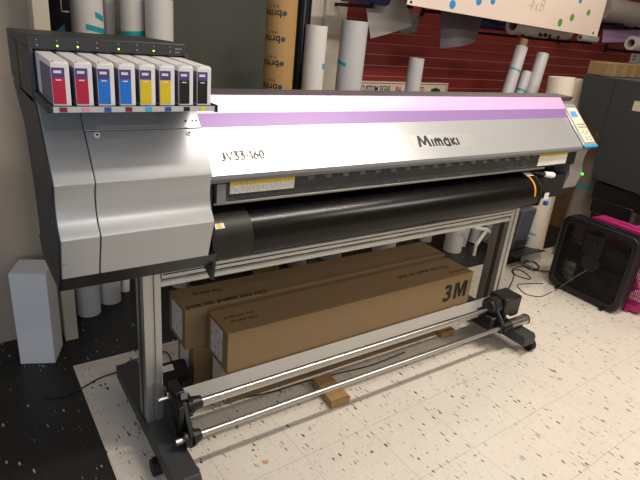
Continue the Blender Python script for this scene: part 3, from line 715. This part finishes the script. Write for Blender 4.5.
cord('extension_cord', [(543, 283.5, 0), (530, 283.5, 0), (518, 284.5, 0), (519, 288, 0), (526, 294, 0), (540, 296.5, 0), (549, 293, .0), (556, 290, .003)], .003, mat('grey_cord', '#5d5952', .5), 'grey cord looped on the pale floor in front of the black fan', ((572, 279, 3.175), (587, 270, 3.19)))
cord('power_cord', [(236, 399, 0), (250, 396.5, 0), (275, 391, 0), (300, 383, 0), (340, 373, 0), (372, 365, 0), (405, 352, 0)], .003, CORD, 'black cord lying on the floor under the lower beam by the pine block')

# ------------------------------------------------------------------ box fans
def rrect(y0, z0, y1, z1, r, n=6):
    out = []
    for cy, cz, a in ((y1-r, z1-r, 0), (y0+r, z1-r, PI/2), (y0+r, z0+r, PI), (y1-r, z0+r, 1.5*PI)):
        for i in range(n+1): out.append((cy+r*math.cos(a+i*PI/2/n), cz+r*math.sin(a+i*PI/2/n)))
    return out
def fan(label, x0, y0, y1, z0, z1, m, tilt):
    D = .10; t = thing('box_fan', (x0, (y0+y1)/2, 0), label, 'fan')
    cy, cz = (y0+y1)/2, (z0+z1)/2
    out, inn = rrect(y0, z0, y1, z1, .055), rrect(y0+.035, z0+.035, y1-.035, z1-.035, .05)
    n = len(out); mb = MB()
    for i in range(n):
        j = (i+1) % n
        for (a, b, c, d) in (((x0,)+out[i], (x0,)+out[j], (x0,)+inn[j], (x0,)+inn[i]), ((x0+D,)+out[i], (x0+D,)+inn[i], (x0+D,)+inn[j], (x0+D,)+out[j]),
                             ((x0,)+out[i], (x0+D,)+out[i], (x0+D,)+out[j], (x0,)+out[j]), ((x0,)+inn[i], (x0,)+inn[j], (x0+D,)+inn[j], (x0+D,)+inn[i])):
            mb.add([a, b, c, d], [(0, 1, 2, 3)])
    build('housing', mb, m, t, .004)
    for xx in (x0+.004, x0+D-.008):
        g = MB(); k = 0
        yy = y0+.045
        while yy < y1-.04:
            g.box(xx, yy, z0+.03, xx+.004, yy+.0035, z1-.03); yy += .0105
        for zz in [z0+.06+i*(z1-z0-.12)/7 for i in range(8)]: g.box(xx+.001, y0+.03, zz, xx+.005, y1-.03, zz+.004)
        build('grille', g, m, t)
    h = MB().cyl((x0+.001, cy, cz), (x0+.012, cy, cz), .06, .055).cyl((x0+.02, cy, cz), (x0+.075, cy, cz), .045)
    build('motor_hub', h, m, t)
    for k in range(5):
        b = MB(); vs = []
        for i in range(7):
            rr = .04+.158*i/6; w = .05+.03*math.sin(PI*i/6); a0 = k*2*PI/5+.1*i/6; tw = .022
            for sgn in (-1, 1):
                an = a0+sgn*w/rr/1.4; vs.append((x0+.045+sgn*tw, cy+rr*math.cos(an), cz+rr*math.sin(an)))
        vs2 = [(x+.002, y, z_) for x, y, z_ in vs]; N = len(vs)
        fs = [(2*i, 2*i+1, 2*i+3, 2*i+2) for i in range(6)]+[(N+2*i, N+2*i+2, N+2*i+3, N+2*i+1) for i in range(6)]
        fs += [(2*i, 2*i+2, N+2*i+2, N+2*i) for i in range(6)]+[(2*i+1, N+2*i+1, N+2*i+3, 2*i+3) for i in range(6)]+[(0, N, N+1, 1), (12, 13, N+13, N+12)]
        b.add(vs, fs) if False else b.add(vs+vs2, fs)
        build('blade', b, m, t)
    build('control_knob', MB().cyl((x0+.002, cy+.01, z1-.13), (x0-.014, cy+.01, z1-.13), .016, .013).box(x0-.003, cy-.05, z1-.20, x0+.004, cy+.07, z1-.065), m, t, .002)
    build('carry_handle', MB().box(x0+.03, cy-.07, z1-.002, x0+.07, cy+.07, z1+.01), m, t, .004)
    for yy in (y0+.08, y1-.10): build('foot', MB().prism([(yy, 0), (yy+.025, 0), (yy+.02, z0+.006), (yy+.005, z0+.006)], x0-.02, x0+D+.02), m, t)
    return t
f1 = fan('black box fan standing on the pale floor at the right, with feet', 3.225, 1.295, 1.785, .015, .505, FANB, 0)
f2 = fan('magenta box fan standing directly behind the black box fan', 3.37, 1.21, 1.70, .015, .51, FANP, 0)

# ------------------------------------------------------------------ dark grey machine on the right
t = thing('equipment_cabinet', (4.05, 1.6, 0), 'dark grey steel machine cabinet at the right edge on a black stand', 'machine')
mp_ = [(2.136, 1.337), (2.115, 1.122), (2.058, 1.058), (1.905, .97), (1.885, .683), (1.541, .665), (1.15, .66), (1.10, .70), (1.10, 1.355)]
build('cabinet_body', MB().prism(mp_, 3.60, 4.6), MACH, t, .006)
build('cabinet_sticker', MB().box(3.5985, 1.70, 1.165, 3.5999, 1.755, 1.225), mat('cream_sticker', '#b9ae93', .5), t)
build('seam', MB().box(3.5992, 1.905, .985, 3.6002, 1.9075, 1.335), BLACK, t)
build('stand', MB().box(3.62, 1.30, .54, 4.5, 1.86, .665).box(3.68, 1.62, 0, 3.80, 1.74, .54).box(4.3, 1.62, 0, 4.4, 1.74, .54).box(3.6, 1.62, .0, 4.45, 1.70, .05).box(3.61, 1.56, .46, 3.68, 1.84, .56), BLACK, t, .006)
t = thing('cardboard_box', (3.9, 2.05, 1.342), 'flat brown parcel box with strips of tape lying on the dark machine', 'box')
build('carton', MB().box(3.61, 1.99, 1.342, 4.18, 2.125, 1.425), CARD2, t, .003)
for x in (3.67, 3.80, 3.92, 4.04): build('tape_strip', MB().box(x, 1.989, 1.3425, x+.05, 2.126, 1.4258), TAPEB, t)
t = thing('cardboard_box', (4.1, 2.55, 0), 'tall brown carton standing behind the dark machine', 'box')
q = at(586, 126, 'y', 2.45); build('carton', MB().box(q.x, 2.45, 0, q.x+.42, 2.7, 1.16), CARD2, t, .003)
build('tape_strip', MB().box(q.x+.18, 2.449, .0, q.x+.23, 2.701, 1.1605), TAPEB, t)

# ------------------------------------------------------------------ on and by the red wall
# CUSTOM SIGNS board standing on the wall
p0, p1 = at(352, 79, 'y', 3.17), at(449, 86, 'y', 3.17)
x0, x1, zt = p0.x-.04, p1.x, (p0.z+p1.z)/2+.004
t = thing('shop_sign', ((x0+x1)/2, 3.18, zt-.2), 'white shop sign reading CUSTOM SIGNS fixed to the red slatted wall', 'sign')
build('sign_board', MB().box(x0, 3.18, zt-.24, x1, 3.198, zt), mat('white_sign', '#dcd3c4', .5), t)
m = MB()
for a, b, c, d in ((x0+.012, zt-.016, x1-.012, zt-.011), (x0+.012, zt-.229, x1-.012, zt-.224), (x0+.012, zt-.229, x0+.017, zt-.011), (x1-.017, zt-.229, x1-.012, zt-.011)): m.box(a, 3.1788, b, c, 3.1805, d)
build('red_border', m, mat('red_ink', '#a8261f', .5), t)
q = at(360, 93, 'y', 3.179)
l = MB(); text_mb(l, 'CUSTOM SIGNS', .062, (q.x, 3.1795, zt-.075), (1, 0, 0), (0, 0, 1), .0005, .0012, sx=.66); build('lettering', l, INK, t)
q2 = at(395, 93, 'y', 3.179); q3 = at(418.5, 92, 'y', 3.179)
l = MB(); text_mb(l, 'BA', .062, (q2.x, 3.1795, zt-.078), (1, 0, 0), (0, 0, 1), .0005, .0014, sx=.78); text_mb(l, 'ED', .062, (q3.x, 3.1795, zt-.078), (1, 0, 0), (0, 0, 1), .0005, .0014, sx=.78)
build('red_lettering', l, mat('red_ink', '#a8261f', .5), t)
q4 = at(435, 93, 'y', 3.179)
m = MB(); m.cyl((q4.x, 3.18, zt-.11), (q4.x, 3.1785, zt-.11), .07, seg=20)
for k in range(7): an = PI*k/6; m.cyl((q4.x+.075*math.cos(an), 3.18, zt-.11+.06*math.sin(an)), (q4.x+.075*math.cos(an), 3.178, zt-.11+.06*math.sin(an)), .014, seg=8)
build('emblem', m, mat('dark_green_ink', '#243a22', .5), t)

# black board with white lines at the end of the passage
p0, p1 = at(50, 30, 'y', 3.17), at(72, 5, 'y', 3.17)
t = thing('black_board', ((p0.x+p1.x)/2, 3.18, 0), 'tall black board with white line drawing standing left of the white rolls', 'board')
build('board', MB().box(p0.x-.05, 3.18, 0, p1.x, 3.20, 1.95), BLACKM, t)
a, b = at(61, 12, 'y', 3.18), at(69, 12, 'y', 3.18)
build('line_drawing', MB().box(a.x, 3.178, a.z, a.x+.006, 3.1805, a.z+.2).box(a.x, 3.178, a.z, b.x, 3.1805, a.z+.008), LABELW, t)
a = at(59, 30, 'y', 3.17)
build('teal_corner', MB().add([(a.x-.01, 3.178, a.z-.005), (a.x+.03, 3.178, a.z-.005), (a.x+.03, 3.178, a.z+.03), (a.x-.01, 3.18, a.z-.005), (a.x+.03, 3.18, a.z-.005), (a.x+.03, 3.18, a.z+.03)], [(0, 1, 2), (3, 5, 4), (0, 3, 4, 1), (1, 4, 5, 2), (2, 5, 3, 0)]), TAPET, t)

# brackets and rolls lying on the wall rack
def bracket(x, z, lab, y0=2.74):
    m = MB().box(x-.008, y0, z, x+.008, 3.2, z+.02).box(x-.012, 3.185, z-.02, x+.012, 3.2, z+.06)
    return tag(build('wall_bracket', m, BLACKM, base=(x, 3.2, z)), lab, 'bracket', 'brackets on the red wall')
def lying(label, pa, pb, r, m, name='vinyl_roll', cm=None):
    t = thing(name, (Vector(pa)+Vector(pb))/2-Vector((0, 0, r)), label, 'vinyl roll', 'rolls lying on the wall rack')
    build('roll_body', MB().tubeopen(pa, pb, r, min(.038, r*.6)), m, t)
    build('core', MB().tubeopen(Vector(pa)+(Vector(pb)-Vector(pa))*.002, Vector(pb)-(Vector(pb)-Vector(pa))*.002, min(.038, r*.6)-.0005, min(.038, r*.6)-.006), cm or CORE, t)
    return t
ZB = 1.62
A = at(346, 0, 'y', 2.80); 
lying('navy blue roll lying high on the wall rack at the left', (A.x-.06, 2.75, 1.675), (A.x+.26, 2.75, 1.675), .055, NAVY)
RA = lying('grey roll on the wall rack, its loose end hanging left of the banner', (2.40, 2.862, 1.70), (2.78, 2.862, 1.70), .05, DRAPE)
RB = lying('mauve grey roll behind the banner with its curled end hanging below it', (2.80, 2.862, 1.70), (3.45, 2.862, 1.70), .05, DRAPED)

A, B = at(512, 30, 'y', 2.80), at(566, 35, 'y', 2.80)
pr = lying('white roll with black printed marks lying on the rack below the banner', (A.x, 2.80, 1.605), (B.x, 2.80, 1.605), .066, PAPER)
for k in range(9):
    an = random.uniform(-2.6, -.9); x = A.x+.07+(B.x-A.x-.14)*(k+.5)/9; p = Vector((x, 2.80+.0665*math.cos(an), 1.605+.0665*math.sin(an))); d = Vector((0, math.cos(an), math.sin(an)))
    tdir = Vector((0, -d.z, d.y)); w_ = random.uniform(.03, .08)
    m = MB().obox(p-X1*w_/2-tdir*.014, X1*w_+tdir*.016, tdir*.026, d*.001)
    build('printed_mark', m, INK, pr)
A = at(480, 28, 'y', 2.86)
lying('navy blue roll lying on the rack beside the printed roll', (A.x, 2.92, 1.60), (A.x+.42, 2.92, 1.60), .042, NAVY)
A = at(580, 37, 'y', 2.9)
bracket(A.x+.15, 1.526, 'small black bracket arm under the short pale roll end', 2.87)
lying('short pale roll end under the right corner of the banner', (A.x, 2.9, 1.575), (A.x+.26, 2.9, 1.575), .028, PAPERG)
bracket(2.60, 1.629, 'black bracket arm under the grey roll left of the banner', 2.83)
for i, (x, z) in enumerate(((2.20, 1.60), (3.05, 1.629), (3.62, 1.518), (4.30, 1.518))): bracket(x, z, ['leftmost black bracket arm on the red wall rack', 'second black bracket arm of the red wall rack', 'third black bracket arm of the red wall rack', 'rightmost black bracket arm under the printed roll'][i], (2.72, 2.83, 2.74, 2.74)[i])
def zfix(p, z): return Vector((p.x, p.y, z))
def sheet(name, label, corners, m, bulge=.02, curl=0, th=.0015, over=None, parent=None):
    """hanging sheet from four corners (tl, tr, br, bl) with a soft bulge"""
    tl, tr_, br, bl = map(Vector, corners); n = 10; vs = []
    nn = (tr_-tl).cross(bl-tl).normalized()
    for j in range(n+1):
        for i in range(n+1):
            u, v = i/n, j/n
            p = (tl*(1-u)+tr_*u)*(1-v)+(bl*(1-u)+br*u)*v
            p = p+nn*(bulge*math.sin(PI*u)*v+curl*v*v*u); vs.append(p)
    if over:                                               # top end folded back over the roll that carries it
        yc, zc, rr = over; top = []
        for k in range(6, 0, -1):
            an = PI-PI/2*k/6*1.3; top += [Vector((tl.x+(tr_.x-tl.x)*i/n, yc+rr*math.cos(an), zc+rr*math.sin(an))) for i in range(n+1)]
        vs = top+vs
    rows = len(vs)//(n+1)-1
    mb = MB(); N = len(vs); vs2 = [p-nn*th for p in vs]; fs = []
    for j in range(rows):
        for i in range(n):
            a = j*(n+1)+i; q = (a, a+1, a+n+2, a+n+1); fs += [q, tuple(N+k for k in q[::-1])]
    edge = [i for i in range(n+1)]+[j*(n+1)+n for j in range(1, rows+1)]+[rows*(n+1)+i for i in range(n-1, -1, -1)]+[j*(n+1) for j in range(rows-1, 0, -1)]
    for a, b in zip(edge, edge[1:]+edge[:1]): fs.append((a, N+a, N+b, b))
    mb.add(vs+vs2, fs)
    if parent: return build(name, mb, m, parent)
    return tag(build(name, mb, m, base=(tl+tr_)/2), label, 'sheet')
Y = 2.8085
sheet('hanging_end', '', [zfix(at(363, -8, 'y', Y), 1.70), zfix(at(404, -8, 'y', Y), 1.70), at(412, 26, 'y', Y), at(370.5, 38.5, 'y', Y)], DRAPE, -.015, over=(2.862, 1.70, .0535), parent=RA)
Y = 3.199
sheet('vinyl_sheet', 'small dull grey sheet pinned to the red wall right of the hanging grey roll end', [at(402, 5, 'y', Y), at(421, 5, 'y', Y), at(416.5, 32, 'y', Y), at(400, 35, 'y', Y)], mat('dull_grey_sheet', '#6f6a68', .6), 0)
Y = 2.8085
sheet('hanging_end', '', [zfix(at(440, 6, 'y', Y), 1.70), zfix(at(486, 6, 'y', Y), 1.70), at(475, 42, 'y', Y-.03), at(440, 48.5, 'y', Y-.005)], DRAPED, -.05, .0, over=(2.862, 1.70, .0535), parent=RB)
Y = 3.197
sheet('vinyl_sheet', 'orange red sheet edge on the rack above the red slats', [at(408, 3, 'y', Y), at(446, 3, 'y', Y), at(432, 12, 'y', Y), at(411, 13, 'y', Y)], mat('orange_red_sheet', '#a8402a', .5), .001)

# banner with dots and scribble
Y0 = 2.55
bl, br = at(407, 4.5, 'y', Y0), at(597, 37, 'y', Y0)
zb = (bl.z+br.z)/2; X0, X1b = bl.x, br.x
dz = (br.z-bl.z)/(br.x-bl.x)
t = thing('paper_banner', ((X0+X1b)/2, Y0, zb), 'white banner with blue and green dots hanging in front of the wall rack', 'banner')
BAN = NT('pastel_banner'); tc = BAN.n('ShaderNodeTexCoord'); nz = BAN.n('ShaderNodeTexNoise'); nz.inputs['Scale'].default_value = 2.2; BAN.l(tc.outputs['Object'], nz.inputs['Vector'])
BAN.l(BAN.mix(nz.outputs['Fac'], lin('#efe2d2'), lin('#e6cfc4')), BAN.b.inputs['Base Color']); BAN.b.inputs['Roughness'].default_value = .5
ux = Vector((1, 0, dz)).normalized(); L = (br-bl).length
build('banner_sheet', MB().obox(bl, ux*L, (0, 0, .55), (0, .004, 0)), BAN.m, t)
DB, DG = mat('blue_dot', '#2f8fd0', .5), mat('green_dot', '#5f9a3c', .5)
for px, py, c, r in ((452.5, 4.5, DB, .026), (479, 1, DB, .026), (493, 1, DB, .022), (580.5, .5, DB, .02), (560, 22.5, DG, .027), (572, 17.5, DG, .025), (588.5, 12.5, DG, .022)):
    p = at(px, py, 'y', Y0); build('dot', MB().cyl((p.x, Y0+.001, p.z), (p.x, Y0-.001, p.z), r, seg=20), c, t)
l = MB(); p = at(527, 11, 'y', Y0); text_mb(l, '4x8', .12, (p.x, Y0-.0005, p.z), (1, 0, .05), (-.05, 0, 1), .0004, -.002, shear=.2); build('scribble', l, mat('pencil_line', '#cbb08a', .6), t)
for px, py in ((411, 2), (593, 33)):
    p = at(px, py, 'y', Y0); build('grommet', MB().cyl((p.x, Y0+.001, p.z), (p.x, Y0-.002, p.z), .009, seg=12), INKBROWN, t)
for x in (X0+.25, X1b-.3): build('hanger', MB().box(x-.004, Y0-.001, zb+.5, x+.004, Y0+.003, 2.8), BLACKM, t)

# top right corner
A, B = at(604, 8, 'y', 2.75), at(650, 12, 'y', 2.75)
lying('large grey roll lying high at the top right corner', (A.x, 2.78, 1.815), (A.x+1.1, 2.78, 1.815), .095, mat('dim_grey_roll', '#8c8580', .5))
bracket(A.x+.35, 1.70, 'black bracket arm under the large grey roll at top right')
bracket(A.x+.95, 1.70, 'far right black bracket arm under the large grey roll')
g = NT('purple_film'); g.b.inputs['Base Color'].default_value = lin('#d6b4e2'); g.b.inputs['Roughness'].default_value = .2; g.b.inputs['Transmission Weight'].default_value = .2; g.b.inputs['IOR'].default_value = 1.1
A = [at(604, 19, 'y', 2.95), at(648, 14, 'y', 2.95), at(648, 42, 'y', 2.95), at(602, 42.5, 'y', 2.95)]
sheet('film_sheet', 'translucent purple film hanging on the red wall at top right', A, g.m, .02)
m = MB()
for a, b in (((600, 25), (622, 26)), ((622, 26), (634, 29)), ((634, 29), (646, 18)), ((617, 18), (625, 27)), ((600, 28), (632, 29))): m.path([at(a[0], a[1], 'y', 2.90), at(b[0], b[1], 'y', 2.90)], .010 if a[0] == 600 else .006, 8)
hk = at(598, 26, 'y', 2.90); m.path([at(602, 26, 'y', 2.90), hk, (hk.x, 3.2, hk.z)], .008, 8)
tag(build('wire_hook', m, BLACKM, base=at(625, 27, 'y', 2.93)), 'black wire display hook in front of the purple film', 'hook')
A = at(631, 43, 'y', 2.75); 
lying('white roll end poking in at the right edge below the purple film', (A.x, 2.75, A.z), (A.x+.9, 2.75, A.z), .06, PAPERG)
bracket(A.x+.4, A.z-.085, 'black bracket arm under the white roll at the right edge')
p0 = at(632, 53, 'y', 3.194); 
t = thing('wall_poster', (p0.x+.3, 3.19, p0.z-.25), 'white poster with a small red mark on the red wall at the right edge', 'poster')
build('poster_sheet', MB().box(p0.x, 3.194, p0.z-.4, p0.x+.6, 3.199, p0.z), mat('cool_white_poster', '#ccd2e0', .5), t)
build('red_mark', MB().box(p0.x+.05, 3.192, p0.z-.07, p0.x+.10, 3.1945, p0.z-.02).box(p0.x+.062, 3.191, p0.z-.055, p0.x+.088, 3.1925, p0.z-.035, 1), [mat('red_ink', '#a8261f', .5), LABELW], t)
build('blue_mark', MB().box(p0.x+.01, 3.192, p0.z-.20, p0.x+.09, 3.1945, p0.z-.15), mat('blue_ink', '#3f5fb0', .5), t)

# ------------------------------------------------------------------ light
def area(name, loc, sx, sy, power, col, rot=(0, 0, 0)):
    l = bpy.data.lights.new(name, 'AREA'); l.shape = 'RECTANGLE'; l.size = sx; l.size_y = sy; l.energy = power; l.color = col
    o = bpy.data.objects.new(name, l); COL.objects.link(o); o.location = loc; o.rotation_euler = rot; return o
WARM = (1, .91, .80)
area('tube_light', (1.95, .85, 2.74), 1.6, .14, 56, WARM)
area('tube_light', (1.2, -1.3, 2.74), 1.2, .14, 20, WARM)
area('tube_light', (3.7, -.5, 2.74), 1.2, .14, 52, WARM)
area('tube_light', (3.9, 2.1, 2.74), 1.2, .14, 13, WARM)
area('window_light', (-.7, -2.35, 1.5), 1.6, 1.3, 30, (.64, .79, 1), (PI/2, 0, 0))
area('window_light', (-1.55, .9, 1.6), 1.0, 1.2, 9, (.60, .77, 1), (0, -PI/2, 0))
w = bpy.data.worlds.new('world'); sc.world = w; w.use_nodes = True
w.node_tree.nodes['Background'].inputs[0].default_value = (.05, .05, .05, 1)
sc.view_settings.view_transform = 'Standard'; sc.view_settings.look = 'None'; sc.view_settings.exposure = 0; sc.view_settings.gamma = 1; sc.view_settings.use_curve_mapping = False
